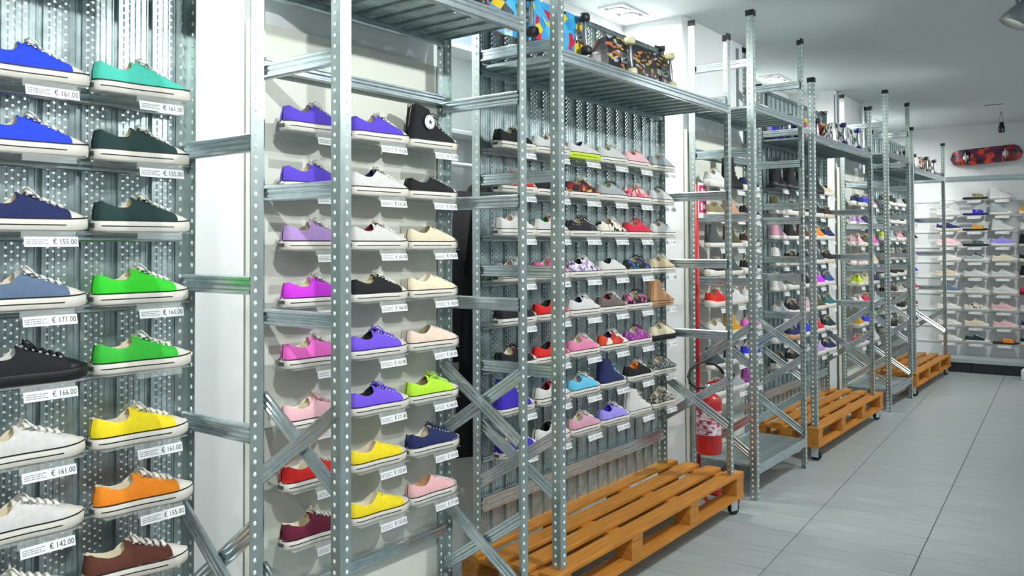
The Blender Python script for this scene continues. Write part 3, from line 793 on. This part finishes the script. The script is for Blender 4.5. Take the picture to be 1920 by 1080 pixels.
# ---- rack on the nearest pallet
fill(3, 'rack above nearest pallet', [
    ['black', D(col='lightgrey'), D(kind='slip', col='white', lining='navy', sole='acid', say=' yellow-soled'), 'lightgrey', 'palepink', 'grey'],
    ['red', D(col='black', lining='hotpink'), D(col='multi', cap='mustard'), D(col='grey', lace='black', tongue='darkgrey'), 'pinkmulti', D(col='lightgrey', lace='darkgrey')],
    ['white', D(col='white', tongue='hotpink', lining='green2', say=' (pink tongue)'), D(col='dotted', lace='black'), D(col='whitefloral', tongue='black'), D(col='crimson', lace='crimson', cap='crimson'), D(col='lightgrey', lace='darkgrey')],
    [D(col='grey'), D(col='hotpink'), D(col='floral', lining='black'), D(kind='slip', col='white', lining='black'), D(col='galaxy', lace='black'), D(col='beige', cap='beige')],
    [D(kind='slip', col='black', lining='black'), D(kind='slip', col='red', lining='black'), D(col='white', lining='navy'), D(col='polka', lining='burgundy'), D(col='tropic', lace='black', cap='tropic'), D(kind='high', col='tan', sole='tan', lining='mustard', cap='tan', scale=.95)],
    [D(col='black', lace='black', tongue='maroon'), D(kind='slip', col='red', lining='black'), D(col='rose'), D(col='retro', lining='navy'), D(col='plaid', lace='maroon'), D(col='cream', sole='black', lace='khaki')],
    [D(kind='high', col='indigo', tongue='black', lining='black', scale=.93), D(col='white', lining='maroon', tongue='crimson', say=' (crimson tongue)'), D(col='sky', lining='grey'), D(kind='high', col='navy', lining='black', tongue='black', lace='sky', scale=.92), D(col='black', lining='orange', tongue='tan'), D(col='tweed', lace='darkgrey', cap='tweed')],
    [D(col='indigo', lace='indigo'), D(col='white', tongue='black', lining='black', say=' (black tongue)'), D(col='dusty', cap='dusty'), D(col='lavender', lining='indigo'), D(kind='high', col='white', lining='burgundy', tongue='burgundy', scale=.92), D(col='leopard', cap='leopard')]],
    2.818, .281, PR, 2, .003)
B = lambda c: D(kind='boot', col=c, sole='black', lace='black', lining='darkgrey')
H = lambda c, **k: D(kind='high', col=c, **k)
R_ = lambda c, **k: D(kind='run', col=c, **k)
# ---- white-backed rack by the extinguisher
fill(4, 'white-backed rack by the extinguisher', [
    [R_('white'), B('black'), R_('navy')], [D(col='khaki'), H('tan', cap='tan', scale=.9), R_('black')], [H('darkgrey', tongue='white', scale=.9), H('olive', scale=.9), R_('darkbrown')],
    [R_('black'), H('darkgrey', scale=.9), R_('black')], [R_('red'), R_('white'), R_('lightgrey', tongue='black')], [R_('white'), H('mustard', scale=.9), D(col='pink')],
    [H('darkgrey', scale=.9), R_('navy'), R_('royal')], [R_('tweed'), R_('grey', tongue='black'), H('plaid', scale=.85)]],
    4.947, .288, PR, 1, .003)
# ---- rack on the middle pallet
fill(5, 'rack above middle pallet', [
    [B('black'), B('black'), B('black'), B('black'), D(kind='slip', col='beige', lining='black', cap='black')],
    [H('olive', scale=.85), R_('black'), R_('black'), R_('black'), D(col='darkbrown', sole='cream')],
    [H('dusty', scale=.9), H('black', tongue='orange', scale=.9), H('brown', scale=.9), R_('orange'), R_('navy')],
    [H('white', scale=.85), R_('black'), R_('black'), R_('darkgrey'), R_('black', sole='cream')],
    [H('white', scale=.9), R_('tweed'), R_('black'), R_('magenta'), R_('denim')],
    [R_('grey'), R_('black'), R_('dusty', tongue='black'), R_('olive'), R_('teal')],
    [R_('khaki'), R_('navy', sole='tan'), R_('royal'), R_('crimson'), R_('darkgreen')],
    [R_('black'), R_('black'), R_('grey'), R_('lilac', tongue='black'), R_('navy')]],
    6.107, .304, PR, 1, .006)
fill(6, 'farthest white-backed rack', [
    [R_('navy'), R_('royal', sole='cream'), H('dusty', scale=.85)], [R_('lilac'), R_('navy'), R_('grey')], [R_('palepink'), R_('olive'), R_('pink')],
    [R_('dusty'), R_('tan'), R_('beige')], [R_('acid'), R_('beige'), R_('navy')], [R_('white'), R_('crimson'), R_('grey')], [R_('mustard'), R_('royal'), R_('lime')], [R_('crimson'), R_('royal'), R_('white')]],
    8.268, .283, PR, 1, .001)
fill(7, 'rack above farthest pallet', [
    [R_('tweed'), R_('black'), R_('grey'), R_('black'), R_('lightgrey')], [R_('darkgrey'), R_('navy'), R_('black'), R_('white'), R_('navy')],
    [R_('acid'), H('grey', scale=.85), R_('dusty'), R_('darkgrey'), R_('black')], [R_('black'), R_('grey'), R_('tweed'), R_('black'), R_('lilac')],
    [R_('darkgrey'), R_('black'), R_('black'), R_('grey'), R_('royal')], [R_('black'), R_('darkbrown'), R_('grey'), R_('tweed'), R_('crimson')],
    [R_('black'), R_('grey'), R_('black'), R_('darkgrey'), R_('olive')], [R_('grey'), R_('black'), R_('tweed'), R_('white'), R_('black')]],
    9.325, .33, PR, 1)
# ---- end wall
SL = lambda c, s='black': D(kind='slide', col=c, sole=s)
BW = [[None, SL('khaki'), H('lightgrey', scale=.9), None, None], [R_('lightgrey'), SL('indigo', 'navy'), H('grey', scale=.9), R_('mustard'), R_('white')], [R_('navy', sole='cream'), SL('mustard'), H('lightgrey', scale=.9), R_('white'), R_('grey')],
      [R_('palepink'), SL('darkgrey'), R_('lavender'), H('black', cap='crimson', tongue='crimson', scale=.9), R_('white')], [D(col='white'), D(col='grey', lace='black'), D(col='cream'), R_('black', tongue='crimson'), R_('crimson')],
      [D(col='beige'), D(col='lightgrey', tongue='black'), D(col='lightgrey'), H('black', tongue='crimson', scale=.9), R_('red')], [R_('slate'), D(col='lightgrey'), R_('white', tongue='black'), R_('crimson', sole='burgundy'), R_('white')],
      [D(col='white'), D(col='whitefloral'), R_('blush'), R_('white'), R_('grey')], [D(col='white'), D(col='cream'), D(col='palepink'), R_('navy', tongue='white'), R_('black')], [D(col='white'), D(col='darkgreen', lining='black'), SL('orange', 'darkbrown'), R_('black', tongue='white'), R_('white')]]
BWZ = [2.115, 1.918, 1.726, 1.532, 1.343, 1.150, .944, .734, .534, .337]
BWC = ['leftmost', 'second', 'third', 'fourth', 'fifth']
WRAIL = MB().prism([(-.010, -.012), (-.012, 0), (-.010, .012), (0, .012), (0, -.012)], 'x', -2.3, 2.3).mesh('white_row_rail', [FRAMEM])
for i, row in enumerate(BW):
    ob('row_rail', WRAIL, bw, (2.35, 0, BWZ[i] - .012))
    for j, spec in enumerate(row):
        l = .30 + .30 * j
        if i < 9 or j < 5:
            tr = ob('display_tray', TRAY, bw, (l + .13, -.100, BWZ[i]))
            ob('price_label', label_mesh('161.00'), tr, (.0, -.056, -.03), (math.radians(-12), 0, 0))
        if spec is None: continue
        kw = dict(spec); k = kw.pop('kind', 'low'); c = kw.pop('col'); ext = kw.pop('say', '')
        shoe(k, c, wbp(l + rnd.uniform(-.01, .01), .102, BWZ[i]), (0, 0, WB_ROT + rnd.uniform(-.03, .03)), '%s %s, %s row, %s column on the white end wall' % (W_(c), KN[k][1], ORD[i], BWC[j]), 'shoes on the white end wall', detail=1, **kw)

# ------------------------------------------------------------------ skateboards
def board_mesh(L, Wd):
    b = MB(); n = 22; mcol = 7; vs = []; fs = []
    for i in range(n + 1):
        x = -L / 2 + L * i / n; e = abs(x) - (L / 2 - Wd / 2)
        hw = Wd / 2 if e <= 0 else math.sqrt(max(0, (Wd / 2) ** 2 - e * e))
        hw = max(hw, .004)
        k = max(0, abs(x) - L * .31); z = k * k * 3.2
        for j in range(mcol):
            u = -1 + 2 * j / (mcol - 1); vs.append((x, hw * u, z + .006 * u * u))
    m0 = len(vs); vs += [(p[0], p[1], p[2] + .011) for p in vs]
    for i in range(n):
        for j in range(mcol - 1):
            a = i * mcol + j; fs += [(a, a + mcol, a + mcol + 1, a + 1)]
    b.add(vs, fs, 0); b.f += [tuple(m0 + q for q in f[::-1]) for f in fs]; b.m += [1] * len(fs)
    ed = []
    for i in range(n):
        for j in (0, mcol - 1): a = i * mcol + j; ed.append((a, a + mcol, m0 + a + mcol, m0 + a))
    for i in (0, n):
        for j in range(mcol - 1): a = i * mcol + j; ed.append((a, a + 1, m0 + a + 1, m0 + a))
    b.f += ed; b.m += [2] * len(ed)
    return b
GRIP = mat('black_grip_tape', '#1b1b1d', 0.95); PLY = mat('maple_ply_edge', '#b98d5a', 0.6); TRUCK = mat('truck_metal', '#aab0b2', 0.3, 0.9)
BRD = {}
truck_me = MB().bbox((-.03, -.028, -.008), (.03, .028, 0), .002).tube([(0, 0, -.006), (0, 0, -.035)], .014, 10).tube([(0, -.085, -.04), (0, -.04, -.04), (0, 0, -.036), (0, .04, -.04), (0, .085, -.04)], [.006, .009, .015, .009, .006], 10).mesh('truck', [TRUCK], True)
wheel_me = MB().lathe([(.008, -.017), (.022, -.017), (.027, -.010), (.027, .010), (.022, .017), (.008, .017)], 20, axis='y').mesh('wheel', [ZM], True)
def skateboard(label, loc, rot, graphic, wheelm, L=.80, Wd=.20):
    k = (L, Wd)
    if k not in BRD:
        me = board_mesh(L, Wd).mesh('skate_deck', [ZM, GRIP, PLY], False); BRD[k] = me
    t = thing('skateboard', label, 'skateboard', loc, rot, 'skateboards')
    d = ob('deck', BRD[k], t); d.material_slots[0].link = 'OBJECT'; d.material_slots[0].material = graphic
    for s in (-1, 1):
        tr = ob('truck', truck_me, t, (s * L * .27, 0, 0))
        for q in (-1, 1): ob('wheel', wheel_me, tr, (0, q * .077, -.04), mats=[wheelm])
    return t
G1 = pattern('board_print_blue', ['#3aa0d8', '#2f8fd0', '#46b0dc', '#c02038', '#3a9ad4', '#e0c020', '#2c2c40', '#48a8d8'], 24, rough=.35)
G2 = pattern('board_print_dark', ['#23262a', '#2b2e32', '#1f2226', '#1c1f22', '#303438', '#26292d', '#b8653a', '#25282c', '#aeb4b6', '#c0a83a', '#1d2024'], 34, rough=.35, stretch=(1, 2.2, 1))
G3 = pattern('board_print_royal', ['#1a1f8e', '#1c1f96', '#20249c', '#23279a', '#d0a020'], 5, rough=.35)
G4 = pattern('board_print_red', ['#a03048', '#c84868', '#8c2840', '#d8c84a'], 9, rough=.35)
G5 = pattern('board_print_stripes', ['#e2e4e4', '#26282c', '#e0e0e0', '#303438', '#d0d4d4', '#2a2c30'], 7, kind='noise', rough=.35, stops=[0, .38, .44, .5, .56, .62], stretch=(3, .8, 1))
G6 = pattern('board_print_grey', ['#3a3e42', '#5c6266', '#2a2d30', '#80868a'], 12, rough=.4)
G7 = pattern('board_print_flame', ['#c03020', '#401838', '#d04828', '#20141c', '#8c2030', '#582048'], 18, rough=.35)
CREAM = mat('cream_urethane', '#d8d6a8', 0.45); BLKW = mat('dark_urethane', '#23262c', 0.45); BLUW = mat('blue_urethane', '#23307a', 0.45)
DK = 2.352
def lean(x, label, g, wm, rx=1.28, y=2.215, rz=0.0, L=.80, dz=0, Wd=.20):
    # stands on its long edge on the rack deck, underside towards the room, top leaning back
    return skateboard(label, (x, y, DK + .105 * math.sin(rx) + dz + (Wd - .2) * .5), (rx - PI, rz, 0), g, wm, L, Wd)
lean(2.13, 'sky blue printed skateboard on top of the first white-backed rack', G1, BLKW, rx=1.5, y=1.99, L=.80, dz=.070)
lean(3.0, 'blue skateboard with red and yellow print on the nearest full rack top', G1, BLKW, rx=1.5, y=2.07, L=.78, dz=.066)
lean(3.70, 'dark grey skateboard with cream wheels on the nearest full rack top', G2, CREAM, rx=1.5, y=1.99, L=.78)
lean(6.51, 'royal blue skateboard standing on top of the middle pallet rack', G3, BLKW, rx=1.5, L=.78, y=2.19)
lean(6.86, 'red skateboard in the middle of the middle pallet rack top', G4, BLKW, rx=1.5, L=.74, y=2.09)
lean(7.24, 'black and white striped skateboard on top of the middle pallet rack', G5, BLUW, rx=1.5, L=.78, y=1.99)
lean(9.73, 'mottled grey skateboard on top of the farthest pallet rack, nearer one', G6, BLKW, rx=1.5, L=.78, y=2.05)
lean(10.54, 'charcoal skateboard on top of the farthest pallet rack, further one', G2, BLKW, rx=1.5, L=.78, y=2.0)
p = wbp(.86, .105, 2.655)
skateboard('red and purple skateboard mounted high on the white end wall', p, (-PI / 2, -.06, WB_ROT), G7, BLKW, .79, .20)

# ------------------------------------------------------------------ fire extinguisher and stand
RED = mat('extinguisher_red', '#c01c20', 0.3, 0, coat=.4); REDD = mat('stand_red', '#b81822', 0.4)
ex, ey = 4.695, 2.17
EXL = pattern('extinguisher_print', ['#e8e2ea', '#c8b8cc', '#b83848', '#e4dfe6', '#e8e4ea'], 40, rough=.5, stretch=(1, 1, 2))
st = thing('extinguisher_stand', 'red floor stand with pole and square sign behind the extinguisher', 'stand', (4.75, 2.20, 0))
ob('pole', MB().tube([(0, 0, .01), (0, 0, 1.93)], .0125, 12).mesh('stand_pole', [REDD], True), st)
for dx, dy in ((.22, -.18), (.05, -.24), (-.16, -.16)):
    ob('foot', MB().tube([(0, 0, .05), (dx * .6, dy * .6, .03), (dx, dy, .012)], .012, 8).mesh('stand_foot', [REDD], True), st)
ob('bracket', MB().cbox((-.004, -.010, .50), (.012, .012, .02)).cbox((-.004, -.012, .42), (.012, .012, .02)).mesh('stand_bracket', [REDD]), st)
sg = ob('sign', MB().bbox((-.02, -.022, 1.72), (.10, -.016, 1.94), .002).mesh('stand_sign', [PAPER]), st)
ob('sign_print', MB().box((-.012, -.0235, 1.84), (.092, -.022, 1.925)).box((-.012, -.0235, 1.755), (.092, -.022, 1.83)).mesh('sign_red', [mat('sign_red', '#cf2860', .5)]), sg)
ob('pictogram', MB().box((.02, -.025, 1.855), (.04, -.0235, 1.905)).box((.05, -.025, 1.86), (.075, -.0235, 1.875)).box((.05, -.025, 1.885), (.075, -.0235, 1.90)).box((.01, -.025, 1.77), (.03, -.0235, 1.815)).box((.045, -.025, 1.78), (.075, -.0235, 1.805)).mesh('sign_marks', [PAPER]), sg)
e = thing('fire_extinguisher', 'red fire extinguisher with black hose and white label', 'fire extinguisher', (ex, ey - .06, .30), (0, 0, math.radians(-52.5))); e.scale = (1, 1, .80)
ob('cylinder', MB().lathe([(0, .012), (.05, .006), (.074, .004), (.078, .02), (.08, .05), (.08, .37), (.076, .405), (.06, .435), (.035, .452), (.022, .456), (.022, .475), (0, .475)], 32).mesh('extinguisher_body', [RED], True), e)
lb = MB(); vs = []; fs = []
for i in range(15):
    a = math.radians(-165 + 130 * i / 14); vs += [(.0812 * math.cos(a), .0812 * math.sin(a), z) for z in (.15, .33)]
for i in range(14): fs.append((2 * i, 2 * i + 2, 2 * i + 3, 2 * i + 1))
pr = ob('instruction_label', MB().add(vs, fs).mesh('extinguisher_label', [EXL], True), e)
ob('valve', MB().lathe([(0, .47), (.018, .47), (.02, .50), (.014, .52), (0, .53)], 16).mesh('valve', [ZINC2], True), e)
ob('handle', MB().prism([(-.01, .515), (.09, .545), (.095, .555), (.085, .56), (-.01, .53)], 'y', -.011, .011).prism([(0, .49), (.08, .495), (.08, .505), (0, .50)], 'y', -.011, .011).mesh('handle', [RED]), e)
ob('gauge', MB().lathe([(0, -.03), (.014, -.03), (.014, -.018), (0, -.018)], 16, c=(0, 0, .495), axis='y').mesh('gauge', [PAPER]), e)
hp = []
for i in range(15):
    f = i / 14; a = math.radians(-60 + 250 * f)
    hp.append((-.04 + .115 * math.sin(a - 1.9) * -1.0 , -.02, .57 + .11 * math.cos(a - 1.9)))
hp = [(.09, -.02, .60), (.07, -.02, .64), (.03, -.02, .675), (-.02, -.02, .69), (-.07, -.02, .675), (-.11, -.025, .635), (-.125, -.03, .58), (-.115, -.03, .53), (-.08, -.03, .50), (-.03, -.02, .492), (0, -.01, .49)]
ob('hose', MB().tube(hp, .0095, 10).mesh('hose', [RUBBERK], True), e)
ob('nozzle', MB().lathe([(0, 0), (.010, 0), (.012, .03), (.018, .08), (0, .08)], 12).mesh('nozzle', [ZINC2], True), e, (.09, -.02, .60), (0, math.radians(150), 0))

# ------------------------------------------------------------------ things glimpsed in the niche between the racks
BLK = mat('black_cloth', '#0c0c10', .95); PBL = mat('pale_blue_cloth', '#a9c0e4', .9, 0, .15, 20)
def coat(label, name, mt, x, y, ztop, zbot, hw, th):
    t = thing(name, label, 'coat' if name == 'hanging_coat' else 'shirt', (x, y, zbot))
    h = ztop - zbot; sec = [(0, hw * 1.05, th), (h * .3, hw, th * .95), (h * .62, hw * .95, th), (h * .82, hw * .92, th), (h * .9, hw * .75, th * .8), (h * .96, hw * .35, th * .6), (h, hw * .18, th * .5)]
    b = MB(); n = 16; vs = []; fs = []
    for z, a, c in sec:
        for q in range(n):
            an = 2 * PI * q / n; f = 1 + (.06 * math.sin(5 * an + z * 6) if z < h * .5 else 0); vs.append((a * f * math.cos(an), c * f * math.sin(an), z))
    for i in range(len(sec) - 1):
        for q in range(n): fs.append((i * n + q, i * n + (q + 1) % n, (i + 1) * n + (q + 1) % n, (i + 1) * n + q))
    fs += [tuple(range(n))[::-1], tuple(range((len(sec) - 1) * n, len(sec) * n))]
    b.add(vs, fs); ob('body', b.mesh(name, [mt], True), t)
    for s in (-1, 1): ob('sleeve', MB().tube([(s * hw * .85, 0, h * .88), (s * hw * 1.08, 0, h * .6), (s * hw * 1.12, 0, h * .32)], [th * .6, th * .55, th * .45], 10).mesh('sleeve', [mt], True), t)
    ob('hook', MB().tube([(0, 0, h - .01), (0, 0, h + .05), (.02, 0, h + .08), (.03, 0, h + .05)], .003, 6).mesh('hook', [ZINC2], True), t)
    return t
coat('long black coat hanging between the first white-backed rack and the pallet', 'hanging_coat', BLK, 3.30, 2.60, 1.98, .55, .33, .075)
coat('pale blue shirt hanging in front of the niche wall beside the coat', 'hanging_shirt', PBL, 2.86, 2.72, 1.80, 1.20, .19, .05)
rl = thing('clothes_rail', 'white wall rail carrying the coat in the niche', 'rail', (3.2, NICHE_Y, 1.95))
ob('bar', MB().tube([(-.5, -.15, 0), (.6, -.15, 0)], .012, 10).mesh('rail_bar', [FRAMEM], True), rl)
for x in (-.45, .55): ob('bracket', MB().box((x - .01, -.16, -.012), (x + .01, 0, .012)).mesh('rail_bracket', [FRAMEM]), rl)
PB = mat('pale_blue_box', '#b6c8ea', .6); PB2 = mat('lavender_box', '#8f9cc8', .6)
sf = thing('wall_shelf_unit', 'white wall shelf with two boards in the niche', 'shelf', (3.2, NICHE_Y, 2.1))
for z in (0, .42): ob('board', MB().bbox((-.5, -.16, z), (.5, 0, z + .02), .002).mesh('shelf_board', [FRAMEM]), sf)
for x in (-.5, .5): ob('side', MB().bbox((x - .009, -.16, -.05), (x + .009, 0, .5), .002).mesh('shelf_side', [FRAMEM]), sf)
bx1 = thing('storage_box', 'lavender storage box on the upper niche shelf board', 'box', (3.2, NICHE_Y - .085, 2.54))
ob('body', MB().bbox((-.2, -.06, 0), (.2, .06, .12), .004).mesh('box_body', [PB2]), bx1); ob('lid', MB().bbox((-.205, -.065, .12), (.205, .065, .15), .004).mesh('box_lid', [PB]), bx1)
